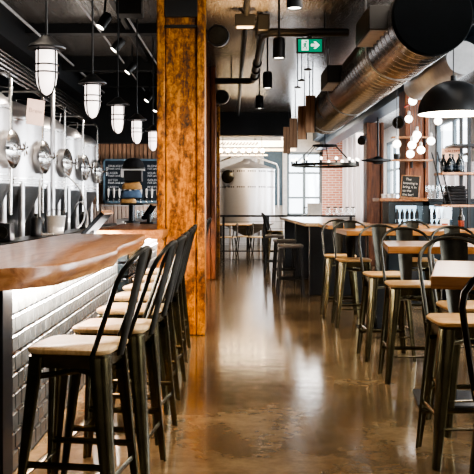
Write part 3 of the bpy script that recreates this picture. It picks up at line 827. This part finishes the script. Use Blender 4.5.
# ------------------------------------------------------------------ ceiling pipes, exit sign, emergency light
tag(MB().tube([(.20, 4.0, 3.66), (.215, 16.8, 3.66)], .03, 8).obj('sprinkler_pipe', M['black']), 'thin dark pipe running lengthwise along the warm ceiling', 'pipe')
cp = thing('sprinkler_main', 'thick black pipe with an elbow crossing the ceiling beside the downlights', 'pipe', (0, 0, 0)); LONG.add(cp.name)
MB().tube([(-.26, 11.3, 3.5), (.34, 11.3, 3.5), (.40, 11.26, 3.5), (.42, 11.15, 3.5), (.42, 8.4, 3.5), (.44, 8.2, 3.5), (.52, 8.12, 3.5), (1.50, 8.12, 3.5)], .052, 10).obj('pipe', M['black'], cp)
for y in (10.9, 10.4, 9.9): MB().lathe([(.075, -.03), (.075, .03)], 14, T((.42, y, 3.5)) @ aim((0, 1, 0))).obj('coupling', M['black'], cp)
MB().tube([(.02, 11.3, 3.5), (.02, 11.3, ZC)], .012, 6).obj('hanger', M['black'], cp)
MB().tube([(1.2, 8.12, 3.5), (1.2, 8.12, ZC)], .012, 6).obj('hanger', M['black'], cp)
MB().box(-.06, .10, -.1, .1, -.1, .12, mat=T((.40, 8.15, 3.6))).obj('junction_box', M['black'], cp, bevel=.02)
ex = thing('exit_sign', 'green exit sign with running figure and arrow under a black pipe', 'sign', tuple(at(310, 45.5, 8.05)))
W_, H_ = .168, .094
MB().box(-W_, W_, 0, .05, -H_, H_).obj('case', M['black'], ex, bevel=.004)
MB().box(-W_+.018, W_-.018, -.004, 0, -H_+.014, H_-.014).obj('face', M['green'], ex)
def flat(pts, name, mat, y=-.006):
    n = len(pts)
    m_ = MB(); m_.add([(x_, y, z_) for x_, z_ in pts]+[(x_, y+.0015, z_) for x_, z_ in pts], [tuple(range(n)), tuple(range(2*n-1, n-1, -1))]+[(i, (i+1) % n, (i+1) % n+n, i+n) for i in range(n)])
    return m_.obj(name, mat, ex, smooth=False)
flat([(-.105, -.062), (-.02, -.062), (-.02, .07), (-.105, .07)], 'doorway', M['signwhite'])
man = MB()
def quad(a, b, w, y=-.009):
    a = Vector((a[0], a[1])); b = Vector((b[0], b[1])); d = (b-a).normalized(); nrm = Vector((-d.y, d.x))*w
    p = [a+nrm, a-nrm, b-nrm, b+nrm]
    man.add([(q.x, y, q.y) for q in p], [(0, 1, 2, 3)])
quad((-.058, .03), (-.066, -.008), .011)
quad((-.066, -.005), (-.045, -.022), .007); quad((-.045, -.022), (-.05, -.052), .006)
quad((-.066, -.005), (-.08, -.03), .007); quad((-.08, -.03), (-.10, -.034), .006)
quad((-.058, .026), (-.036, .012), .005); quad((-.058, .026), (-.08, .02), .005); quad((-.08, .02), (-.088, .002), .005)
hc = [(-.05+.012*math.cos(2*PI*i/12), -.009, .047+.012*math.sin(2*PI*i/12)) for i in range(12)]
man.add(hc, [tuple(range(12))])
man.obj('running_figure', M['green'], ex, smooth=False)
flat([(.012, -.012), (.07, -.012), (.045, -.042), (.072, -.042), (.122, .004), (.072, .05), (.045, .05), (.07, .02), (.012, .02)], 'arrow', M['signwhite'])
MB().box(-.02, .02, .01, .04, H_, 3.455-ex.location.z).obj('bracket', M['black'], ex)
el = thing('emergency_light', 'dark boxy ceiling light with pale underside on the thin pipe', 'lamp', tuple(at(245, 22, 7.9)))
MB().box(-.125, .125, -.06, .06, -.06, .09).obj('case', M['black'], el, bevel=.006)
MB().box(-.10, .10, -.05, .05, -.072, -.0605).obj('diffuser', M['white'], el)
MB().tube([(0, 0, .09), (-.08, 0, ZC-el.location.z)], .012, 6).obj('stem', M['black'], el)
sp = thing('ceiling_sprinkler', 'small dark sprinkler head on a rod under the exit sign', 'sprinkler', (1.12, 9.2, 3.25), 0, 'sprinkler heads below the exit sign')
MB().lathe([(.06, 0), (.06, .012), (.02, .03)], 14).obj('plate', M['black'], sp)
MB().tube([(0, 0, .02), (0, 0, .5)], .008, 6).obj('rod', M['black'], sp)
dup(sp, (1.12, 10.0, 3.25)); dup(sp, (1.12, 10.6, 3.25))

# ------------------------------------------------------------------ ducts
DX, DZ, DR = 1.90, 3.09, .355
du = thing('spiral_duct', 'large ribbed silver spiral duct with black end cap under the ceiling', 'duct', (DX, 6.0, DZ)); LONG.add(du.name)
prof = []; z = 0.0
while z < 6.8:
    prof += [(DR-.010+.030*math.sin(PI*q/6)**2, z+.155*q/6) for q in range(6)]; z += .155
MB().lathe(prof, 48, aim((0, 1, 0)), cap=False).obj('pipe', M['duct'], du, angle=80)
MB().lathe([(.001, -.02), (DR+.012, -.02), (DR+.02, -.01), (DR+.02, .05)], 48, aim((0, 1, 0))).obj('end_cap', M['pitch'], du)
for y in (1.2, 4.0, 6.3):
    pts = [(-(DR+.016)*math.cos(a), y, -(DR+.016)*math.sin(a)) for a in [PI*i/20 for i in range(21)]]
    pts = [(-(DR+.016), y, ZC-DZ)]+pts+[((DR+.016), y, ZC-DZ)]
    MB().tube(pts, .012, 6).obj('hanger_strap', M['duct_grey'], du)
for i, y in enumerate((.3, 3.0)):
    g_ = MB().box(-.53, -.22, y, y+.68, -.05, .19).obj('grille_box', M['black'], du, bevel=.006)
    MB().box(-.515, -.24, y+.02, y+.66, -.062, -.0505).obj('louvre', M['grey'], g_)
gd = tag(MB().lathe([(.001, -.001), (.18, 0), (.18, 1.7), (.001, 1.701)], 32, T((2.515, 6.9, 2.9)) @ aim((0, 1, 0))).obj('grey_duct', M['duct_grey']), 'plain pale grey round duct right of the ribbed duct', 'duct')
tr = thing('track_rail', 'black track with tiny lamps running beside the ribbed duct', 'track', (2.312, 6.0, 3.02)); LONG.add(tr.name)
MB().box(-.014, .014, 0, 7, 0, .04).obj('rail', M['black'], tr)
for i in range(6): MB().lathe([(.02, -.07), (.02, 0)], 10, T((0, .7+i*1.1, 0))).obj('lamp_head', M['black'], tr)
for y in (.4, 6.6): MB().tube([(0, y, .04), (0, y, ZC-3.02)], .006, 6).obj('hanger', M['black'], tr)

WB = 'hanging wooden boards left of the duct'
wb = thing('timber_baffle', 'brown wooden board hanging left of the duct, nearest of four', 'board', (1.475, 11.4, 2.6), 0, WB)
MB().box(-.13, .03, -.03, .03, 0, .66).obj('board', M['baffle'], wb, bevel=.004)
MB().box(.031, .045, -.04, .04, 0, .66).obj('shaded_side', M['black'], wb)  # black strip painted in as the shaded right side of the board
MB().tube([(0, 0, .66), (0, 0, ZC-2.6)], .01, 6).obj('hanger', M['black'], wb)
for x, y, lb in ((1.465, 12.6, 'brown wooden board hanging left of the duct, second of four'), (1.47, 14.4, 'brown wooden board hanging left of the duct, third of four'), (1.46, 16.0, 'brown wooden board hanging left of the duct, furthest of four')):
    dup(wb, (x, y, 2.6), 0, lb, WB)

# red steel bracing
rb = thing('steel_bracing', 'red painted steel lattice bracing behind the dome lamp', 'bracing', (2.98, 9.3, .06))
for zz, x0 in ((2.92, -.35), (3.06, -.3), (3.22, -.25)):
    MB().tube([(x0-.1, 0, zz-.25), (.45, 0, zz+.28)], .014, 6).obj('rail', M['red'], rb)
for i in range(7):
    x = -.28+i*.1
    MB().tube([(x, 0, 2.75+i*.06), (x+.02, 0, 3.22+i*.06)], .012, 6).obj('bar', M['red'], rb)

# ------------------------------------------------------------------ chandelier, globes, dome lamps
ch = thing('ring_chandelier', 'black ring chandelier with small bulbs hanging before the window', 'chandelier', tuple(at(325, 165, 13.9)))
Rr = .70
rg = MB(); rg.lathe([(Rr, -.035), (Rr+.035, -.035), (Rr+.035, .02), (Rr, .02), (Rr, -.035)], 48, cap=False); rg.obj('ring', M['gundark'], ch)
zt_ = .42
MB().tube([(.26*math.cos(2*PI*i/24), .26*math.sin(2*PI*i/24), zt_) for i in range(24)], .018, 6, True).obj('upper_ring', M['black'], ch)
for i in range(6):
    a = 2*PI*i/6+.3
    MB().tube([(Rr*math.cos(a), Rr*math.sin(a), 0), (.26*math.cos(a), .26*math.sin(a), zt_)], .009, 6).obj('rod', M['black'], ch)
MB().tube([(-.26, 0, zt_), (.26, 0, zt_)], .015, 6).obj('spreader', M['black'], ch)
MB().tube([(0, 0, zt_), (0, 0, ZC-ch.location.z)], .012, 6).obj('stem', M['black'], ch)
for i in range(14):
    a = 2*PI*i/14; c = ((Rr+.017)*math.cos(a), (Rr+.017)*math.sin(a), 0)
    sk = MB().lathe([(.02, .02), (.02, .075)], 10, T(c)).obj('socket', M['black'], ch)
    MB().sphere((c[0], c[1], .11), .033, 12, 8).obj('bulb', M['globe'], sk)
GG = 'cluster of white globe lamps'
glob = [(412.6, 101, 8.75), (408.8, 119, 9.5), (396.8, 144, 9.1), (417, 135, 8.9), (412, 145, 9.05), (414.5, 139, 9.2), (431, 141, 9.2), (421, 150, 9.35), (410.3, 154, 9.35), (438, 121, 9.4)]
gnames = ['topmost white globe lamp of the cluster', 'second highest white globe lamp of the cluster', 'leftmost white globe lamp of the cluster', 'white globe lamp in the cluster centre, upper right',
          'white globe lamp in the cluster centre, left', 'white globe lamp in the cluster centre, behind its neighbours', 'white globe lamp at the right of the lower cluster', 'white globe lamp low in the cluster, right of the lowest',
          'lowest white globe lamp of the cluster', 'faint white globe lamp just under the dome lamp rim']
for (px, py, Y), lb in zip(glob, gnames):
    p = at(px, py, Y)
    g_ = thing('globe_pendant', lb, 'pendant lamp', tuple(p), 0, GG)
    MB().sphere((0, 0, 0), .058, 18, 12).obj('globe', M['globe'], g_)
    MB().lathe([(.02, .052), (.02, .11), (.008, .12)], 10).obj('socket', M['white'], g_)
    MB().tube([(0, 0, .11), (0, 0, ZC-p.z)], .004, 5).obj('cord', M['black'], g_)
DL = 'black dome pendants on the right'
def dome(label, loc, r=.365):
    t = thing('dome_pendant', label, 'pendant lamp', loc, 0, DL)
    outer = [(r*math.cos(a), r*.93*math.sin(a)) for a in [PI/2*i/14 for i in range(15)]]
    inner = [((r-.012)*math.cos(a), (r*.93-.012)*math.sin(a)) for a in [PI/2*i/14 for i in range(15)]]
    MB().lathe([(r, -.012)]+outer[:-1]+[(.03, r*.93), (.03, r*.93+.05), (.001, r*.93+.05)], 40, cap=False).obj('shade', M['black'], t)
    MB().lathe([(r-.002, -.012)]+inner, 40, cap=False).obj('inner_reflector', M['lamp_in'], t)
    MB().sphere((0, 0, .16), .05).obj('bulb', M['bulb'], t)
    MB().tube([(0, 0, r*.93+.04), (0, 0, ZC-loc[2])], .006, 6).obj('cord', M['black'], t)
    return t
dome('large black dome pendant lamp with lit underside at upper right', tuple(at(453.5, 113, 6.7)))
dome('second black dome pendant lamp cut off by the right edge', tuple(at(490, 112, 7.4)))
lf = thing('flat_pendant', 'flat black blade shaped lamp on a rod near the reddish columns', 'pendant lamp', tuple(at(378, 161, 13.1)))
MB().lathe([(.001, -.05), (.07, -.045), (.09, -.02), (.27, .0), (.27, .02), (.09, .04), (.03, .07), (.001, .07)], 28, Matrix.Diagonal((1.28, .6, 1.3, 1))).obj('blade', M['black'], lf)
MB().tube([(0, 0, .06), (0, 0, 3.10-lf.location.z)], .02, 8).obj('rod', M['black'], lf)

# ------------------------------------------------------------------ right background: cooler bar, chalkboard, shelf
cb_ = thing('drinks_cooler', 'dark counter with two lit glass cooler doors under a wood top', 'cooler', (2.27, 9.15, 0))
cab = MB(); cab.box(0, 1.30, 0, .5, 0, .96); cab.box(0, 1.30, .45, .5, .96, 1.36); cab.box(0, .10, 0, .45, .96, 1.36); cab.box(.49, .58, 0, .45, .96, 1.36); cab.box(.90, 1.30, 0, .45, .96, 1.36); cab.box(.1, .9, 0, .45, 1.30, 1.36)
cab.obj('cabinet', M['teal'], cb_)
MB().box(-.14, .55, -.05, .55, 1.362, 1.41).obj('worktop', M['slab'], cb_, bevel=.004)
MB().box(.55, 1.32, -.05, .55, 1.362, 1.40).obj('steel_top', M['black'], cb_)
for a, b in ((.10, .49), (.58, .90)):
    MB().box(a, b, .43, .449, .96, 1.30).obj('light_panel', M['cooler'], cb_)
    d = MB().box(a+.0, b-.0, -.012, -.004, .965, 1.295).obj('glass_door', M['glasspane'], cb_)
    MB().box(a+.0, a+.012, -.03, -.012, 1.0, 1.26).obj('handle', M['black'], d)
    MB().box(a, b, .05, .42, 1.10, 1.105).obj('wire_shelf', M['chrome'], cb_)
bt = thing('beer_bottle', 'dark beer bottle in the lit drinks cooler', 'bottle', (0, 0, 0), 0, 'bottles inside the lit cooler')
MB().lathe([(.026, 0), (.028, .01), (.028, .085), (.012, .12), (.011, .15)], 14).obj('body', M['amber'], bt)
MB().lathe([(.0285, .02), (.0285, .07)], 14, cap=False).obj('paper_label', M['navy'], bt)
first = True
for a, n in ((2.27+.155, 5), (2.27+.62, 4)):
    for i in range(n):
        for zz in (1.106, .962):
            loc = (a+i*.07, 9.15+.12, zz)
            if zz < 1 and False: continue
            if first: bt.location = (loc[0], loc[1]*K, loc[2]); first = False
            else: dup(bt, loc)
cbd = thing('chalkboard', 'small framed chalkboard with handwriting leaning on the wood counter', 'chalkboard', (2.27+.315, 9.22, 1.412), 0)
cbd.rotation_euler = (math.radians(-9), math.radians(4), math.radians(-14))
MB().box(-.125, .125, 0, .015, 0, .32).obj('slate', M['slate'], cbd)
fr = MB(); fr.box(-.135, -.12, -.01, .02, 0, .33); fr.box(.12, .135, -.01, .02, 0, .33); fr.box(-.12, .12, -.01, .02, 0, .014); fr.box(-.12, .12, -.01, .02, .318, .33)
fr.obj('frame', M['slab'], cbd)
for j, s in enumerate(('The', 'brewing is', 'bring it in', 'to the', 'the bar!')):
    text_obj(s, .05, M['chalk'], cbd, T((-.105 if j else -.07, -.003, .255-j*.056)) @ Matrix.Rotation(PI/2, 4, 'X'))
cup = thing('cup', 'small pale cup on the counter left of the chalkboard', 'cup', (2.22, 9.3, 1.411), 0, 'cups left of the chalkboard')
MB().lathe([(.022, 0), (.03, .06), (.028, .06), (.02, .005), (.001, .004)], 14, cap=False).obj('bowl', M['white'], cup)
MB().tube([(.027+.018*math.sin(a), 0, .032+.018*math.cos(a)) for a in [PI*i/8 for i in range(9)]], .004, 6).obj('handle', M['white'], cup)
for x in (2.29, 2.36): dup(cup, (x, 9.28, 1.411))
wg = thing('wine_glass', 'clear stemmed glass on the dark counter right of the chalkboard', 'glass', (2.86, 9.25, 1.401), 0, 'stemmed glasses on the counter')
MB().lathe([(.03, 0), (.03, .004), (.005, .01), (.005, .08), (.03, .11), (.036, .15), (.03, .19), (.028, .19), (.033, .15), (.027, .112), (.001, .085)], 16, cap=False).obj('bowl', M['glass'], wg)
for i in range(1, 7): dup(wg, (2.86+.075*i, 9.25+.06*(i % 2), 1.401))

sh = thing('shelf_unit', 'open shelf unit with black post and wooden boards at right', 'shelf', (2.74, 8.3, 0))
for x, y in ((.36, 0), (.36, .38), (1.25, 0), (1.25, .38)):
    MB().box(x-.02, x+.02, y-.02, y+.02, 0, 2.75).obj('post', M['black'], sh)
for z, x0, mt in ((2.10, .15, 'black'), (1.735, 0, 'slab'), (1.315, 0, 'slab'), (.98, 0, 'black')):
    MB().box(x0, 1.3, -.03, .41, z-.03, z).obj('board', M[mt], sh, bevel=.003)
MB().tube([(-.05, .0, 2.0), (.13, 0, 1.315)], .010, 6).obj('brace', M['black'], sh)
MB().tube([(-.10, .1, 2.0), (.08, .1, 1.315)], .010, 6).obj('brace', M['black'], sh)
gw = thing('growler', 'dark bottle on the upper wooden shelf, first from left', 'bottle', (2.81, 8.42, 1.735), 0, 'row of dark bottles on the upper shelf')
MB().lathe([(.038, 0), (.043, .01), (.043, .12), (.034, .155), (.015, .19), (.014, .225), (.017, .227), (.017, .243), (.001, .243)], 18).obj('body', M['black_gloss'], gw)
MB().lathe([(.0435, .04), (.0435, .09)], 18, cap=False).obj('paper_label', M['navy'], gw)
for i, w in enumerate(('second', 'third', 'fourth')):
    dup(gw, (2.81+.06*(i+1)-.0, 8.42-.07*((i+1) % 2), 1.735), 0, 'dark bottle on the upper wooden shelf, %s from left' % w)
dup(gw, (3.045, 8.42, 1.735), 0, 'dark bottle on the upper shelf beside the black post')
for i in range(6):
    cloth_stack('folded_shirt', 'folded black shirt in the pile on the lower shelf, %s' % ('lowest', 'second from below', 'third from below', 'fourth from below', 'fifth from below', 'topmost')[i],
                (2.98+.01*math.sin(i*2.1), 8.46, 1.322+i*.040), .30-.012*i, .28, .0395, M['blackcloth'], 'shirt', .001)['group'] = 'pile of folded black shirts'
pst = thing('poster', 'salmon poster with dark red heading behind the bottles', 'poster', (2.98, 8.575, 1.736))
MB().box(-.14, .14, 0, .008, 0, .335).obj('sheet', M['salmon'], pst)
text_obj('GALLERY', .05, M['inkred'], pst, T((0, -.003, .278)) @ Matrix.Rotation(PI/2, 4, 'X'), align='CENTER')
wbt = thing('wine_bottle', 'dark wine bottle standing below the shirts by the black post', 'bottle', (3.02, 8.36, .98))
MB().lathe([(.036, 0), (.038, .01), (.038, .17), (.015, .22), (.014, .29), (.001, .29)], 18).obj('body', M['amber'], wbt)
MB().lathe([(.0385, .05), (.0385, .13)], 18, cap=False).obj('paper_label', M['inkred'], wbt)
pc = thing('picture_card', 'small pale framed card on the lowest shelf', 'card', (2.80, 8.34, .98))
MB().box(-.06, .06, 0, .012, 0, .15).obj('frame', M['white'], pc)
MB().box(-.04, .04, -.003, 0, .02, .09).obj('print', M['inkred'], pc)
ws = thing('wall_shelf', 'lower small wooden shelf on the reddish column behind the globes', 'shelf', (2.90, 9.90, 1.98), 0, 'small shelves on the reddish column')
MB().box(-.42, .20, -.16, -.03, 0, .03).obj('board', M['slab'], ws, bevel=.003)
MB().box(-.12, -.10, -.15, -.03, -.10, 0).obj('bracket', M['black'], ws); MB().box(.08, .10, -.15, -.03, -.10, 0).obj('bracket', M['black'], ws)
dup(ws, (2.90, 9.90, 2.33), 0, 'upper small wooden shelf on the reddish column behind the globes')
pt = thing('pot', 'small dark pot on the lower column shelf, left end', 'pot', (2.56, 9.83, 2.011), 0)
MB().lathe([(.04, 0), (.055, .07), (.055, .085), (.045, .085), (.04, .02)], 16).obj('bowl', M['black'], pt)
# curtains by the windows
def curtain(label, x0, x1, y, z0, z1):
    n = 60; A = []; B = []
    for i in range(n+1):
        u = i/n; x = x0+(x1-x0)*u; d = .05*math.sin(u*PI*2*((x1-x0)/.17))
        A.append((x, y+d)); B.append((x, y+d+.012))
    poly = A+B[::-1]
    m_ = MB(); nn = n+1
    vs = [(x, yy, z) for z in (z0, z1) for x, yy in A]
    m_.add(vs, [(i, i+1, nn+i+1, nn+i) for i in range(n)])
    return tag(m_.obj('curtain', M['curtain'], angle=80), label, 'curtain', 'pale hanging curtains')
curtain('pale pink curtain hanging beside the brick pier', 3.62, 4.12, 20.6, .05, 3.5)
curtain('pale curtain hanging behind the far reddish column', 3.45, 4.0, 17.6, .05, 3.3)
curtain('pale curtain behind the shelf unit and dark bottles', 4.05, 4.95, 12.4, .3, 2.15)
fc = thing('service_counter', 'pale service counter beyond the railing under the window', 'counter', (1.9, 17.7, 0))
MB().box(0, 1.9, 0, .6, 0, .96).obj('cabinet', M['grey'], fc)
MB().box(-.03, 1.93, -.03, .63, .96, 1.0).obj('worktop', M['white'], fc, bevel=.004)
mon = thing('monitor', 'grey boxy machine on the service counter by the window', 'machine', (2.36, 17.9, 1.0))
MB().box(-.19, .19, -.1, .12, .02, .36).obj('housing', M['grey'], mon, bevel=.012)
MB().box(-.15, .15, -.08, .1, 0, .019).obj('foot', M['black'], mon)
jar = thing('glass_jar', 'glass jar on the service counter by the curtain', 'jar', (2.75, 17.9, 1.0), 0, 'jars and glasses on the service counter')
MB().lathe([(.06, 0), (.07, .02), (.07, .17), (.05, .21), (.05, .23), (.001, .23)], 16).obj('body', M['glass'], jar)
MB().lathe([(.055, .231), (.055, .26)], 16).obj('lid', M['gundark'], jar)
for x, y in ((2.93, 17.82), (3.1, 17.95), (3.27, 17.85), (3.45, 17.95), (3.6, 17.85), (2.1, 17.9)):
    dup(jar, (x, y, 1.0))

# ------------------------------------------------------------------ lights
def add_light(kind, name, loc, energy, color, d=None, **kw):
    l = bpy.data.lights.new(name, kind); l.energy = energy; l.color = color
    for k_, v_ in kw.items(): setattr(l, k_, v_)
    o = bpy.data.objects.new(name, l); COL.objects.link(o); o.location = (loc[0], loc[1]*K, loc[2])
    if d is not None: o.rotation_euler = Vector((d[0], d[1]*K, d[2])).to_track_quat('-Z', 'Y').to_euler()
    return o
DAY = (.92, .96, 1.0); WARM = (1, .72, .42); SOFT = (1, .86, .72)
for a, b, zb, zt in win_right:
    add_light('AREA', 'window_daylight', (XR-.02, (a+b)/2, (zb+zt)/2), (190 if a < 12 else 70)*(b-a)/2, DAY, (-1, 0, -.05), shape='RECTANGLE', size=(b-a)*K, size_y=zt-zb)
add_light('AREA', 'window_daylight', (2.44, YB-.05, 2.0), 40, DAY, (0, -1, -.1), shape='RECTANGLE', size=1.1, size_y=2.0)
add_light('AREA', 'tank_fill', (.6, 17.6, 3.5), 300, (1, .80, .58), (0, .8, -.8), shape='RECTANGLE', size=2.0, size_y=1.5)  # added fill that brightens and warms the back tank, no fixture
for a, b in ((3.05, 5.95), (6.1, 12.2)):
    add_light('AREA', 'bar_led', (-.985, (a+b)/2, .938), 900*(b-a)/3, (1, .90, .82), (-1, 0, -.05), shape='RECTANGLE', size=(b-a)*K, size_y=.04)
add_light('SPOT', 'column_wash', (.35, 3.4, 3.3), 700, (1, .58, .22), Vector((-.5, 6.45, .95))-Vector((.35, 3.4, 3.3)), spot_size=math.radians(38), spot_blend=.9, shadow_soft_size=.06)
for i, p in enumerate(tracks[:4]):
    add_light('SPOT', 'track_beam', (p.x-.08, p.y-.06, p.z-.12), 110, SOFT, (-.75, -.1, -.75), spot_size=math.radians(80), spot_blend=.6, shadow_soft_size=.05)
for px, py, Y in ((294.5, -5, 5.6), (279, 48, 7.36), (267.5, 80, 9.35), (259.5, 102, 11.4)):
    p = at(px, py, Y); add_light('SPOT', 'downlight_beam', (p.x, p.y, p.z-.14), 110, (1, .80, .55), (0, 0, -1), spot_size=math.radians(75), spot_blend=.6, shadow_soft_size=.06)
add_light('POINT', 'dome_bulb', tuple(at(453.5, 113, 6.7)+Vector((0, 0, .02))), 45, SOFT, shadow_soft_size=.1)
add_light('AREA', 'upward_fill', (-1.9, 8.5, 2.9), 13, SOFT, (0, 0, 1), shape='RECTANGLE', size=1.0, size_y=6)  # added fill without a fixture, lifts the dark left ceiling
add_light('SPOT', 'ceiling_glow', (.30, 7.6, 2.9), 240, (1, .62, .30), (-.05, .15, 1), spot_size=math.radians(110), spot_blend=1, shadow_soft_size=.2)  # added upward spot without a fixture, makes the warm ceiling patch
add_light('SPOT', 'duct_glow', (1.15, 7.2, 2.4), 110, (1, .64, .32), (.6, .35, .5), spot_size=math.radians(60), spot_blend=1, shadow_soft_size=.1)
for x, y in ((1.9, 3.2), (1.9, 5.8), (-1.5, 3.6)):
    add_light('AREA', 'ceiling_fill', (x, y, 3.6), 28, SOFT, (0, 0, -1), shape='RECTANGLE', size=1.2, size_y=1.2)  # added soft fill from above, no real panels
add_light('AREA', 'stool_fill', (-.35, 3.0, 3.66), 75, SOFT, (-.1, 0, -1), shape='RECTANGLE', size=.6, size_y=3.0)  # added fill to lighten the seats along the bar, no real panel
add_light('AREA', 'camera_side_fill', (.2, -2.3, 2.3), 60, (1, .90, .80), (0, 1, -.15), shape='RECTANGLE', size=3.5, size_y=2.0)  # added unseen fill from the camera side

add_light('SPOT', 'shelf_fill', (2.30, 6.75, 2.62), 260, SOFT, (.65, 1.75, -.85), spot_size=math.radians(62), spot_blend=.8, shadow_soft_size=.05)  # added spot to brighten the shelf and poster, set below the track
add_light('AREA', 'far_room_fill', (3.2, 18.6, 3.6), 260, (1, .95, .9), (0, 0, -1), shape='RECTANGLE', size=2.4, size_y=3.0)  # added fill to brighten the curtains and back wall, no real panel
w = bpy.data.worlds.new('overcast'); scene.world = w; w.use_nodes = True
bg = w.node_tree.nodes.get('Background') or w.node_tree.nodes.new('ShaderNodeBackground')
bg.inputs[0].default_value = (.90, .95, 1.0, 1); bg.inputs[1].default_value = 4.0

# ------------------------------------------------------------------ camera
cam = bpy.data.cameras.new('camera'); co = bpy.data.objects.new('camera', cam); COL.objects.link(co)
co.location = (0, 0, H); co.rotation_euler = (PI/2, 0, 0)
cam.sensor_width = 36; cam.lens = 36*F/474; cam.shift_x = (237-230)/474; cam.shift_y = -(237-205)/474
cam.clip_end = 200
scene.camera = co
scene.view_settings.view_transform = 'AgX'
try: scene.view_settings.look = 'AgX - High Contrast'
except Exception: pass
scene.view_settings.exposure = 0.0
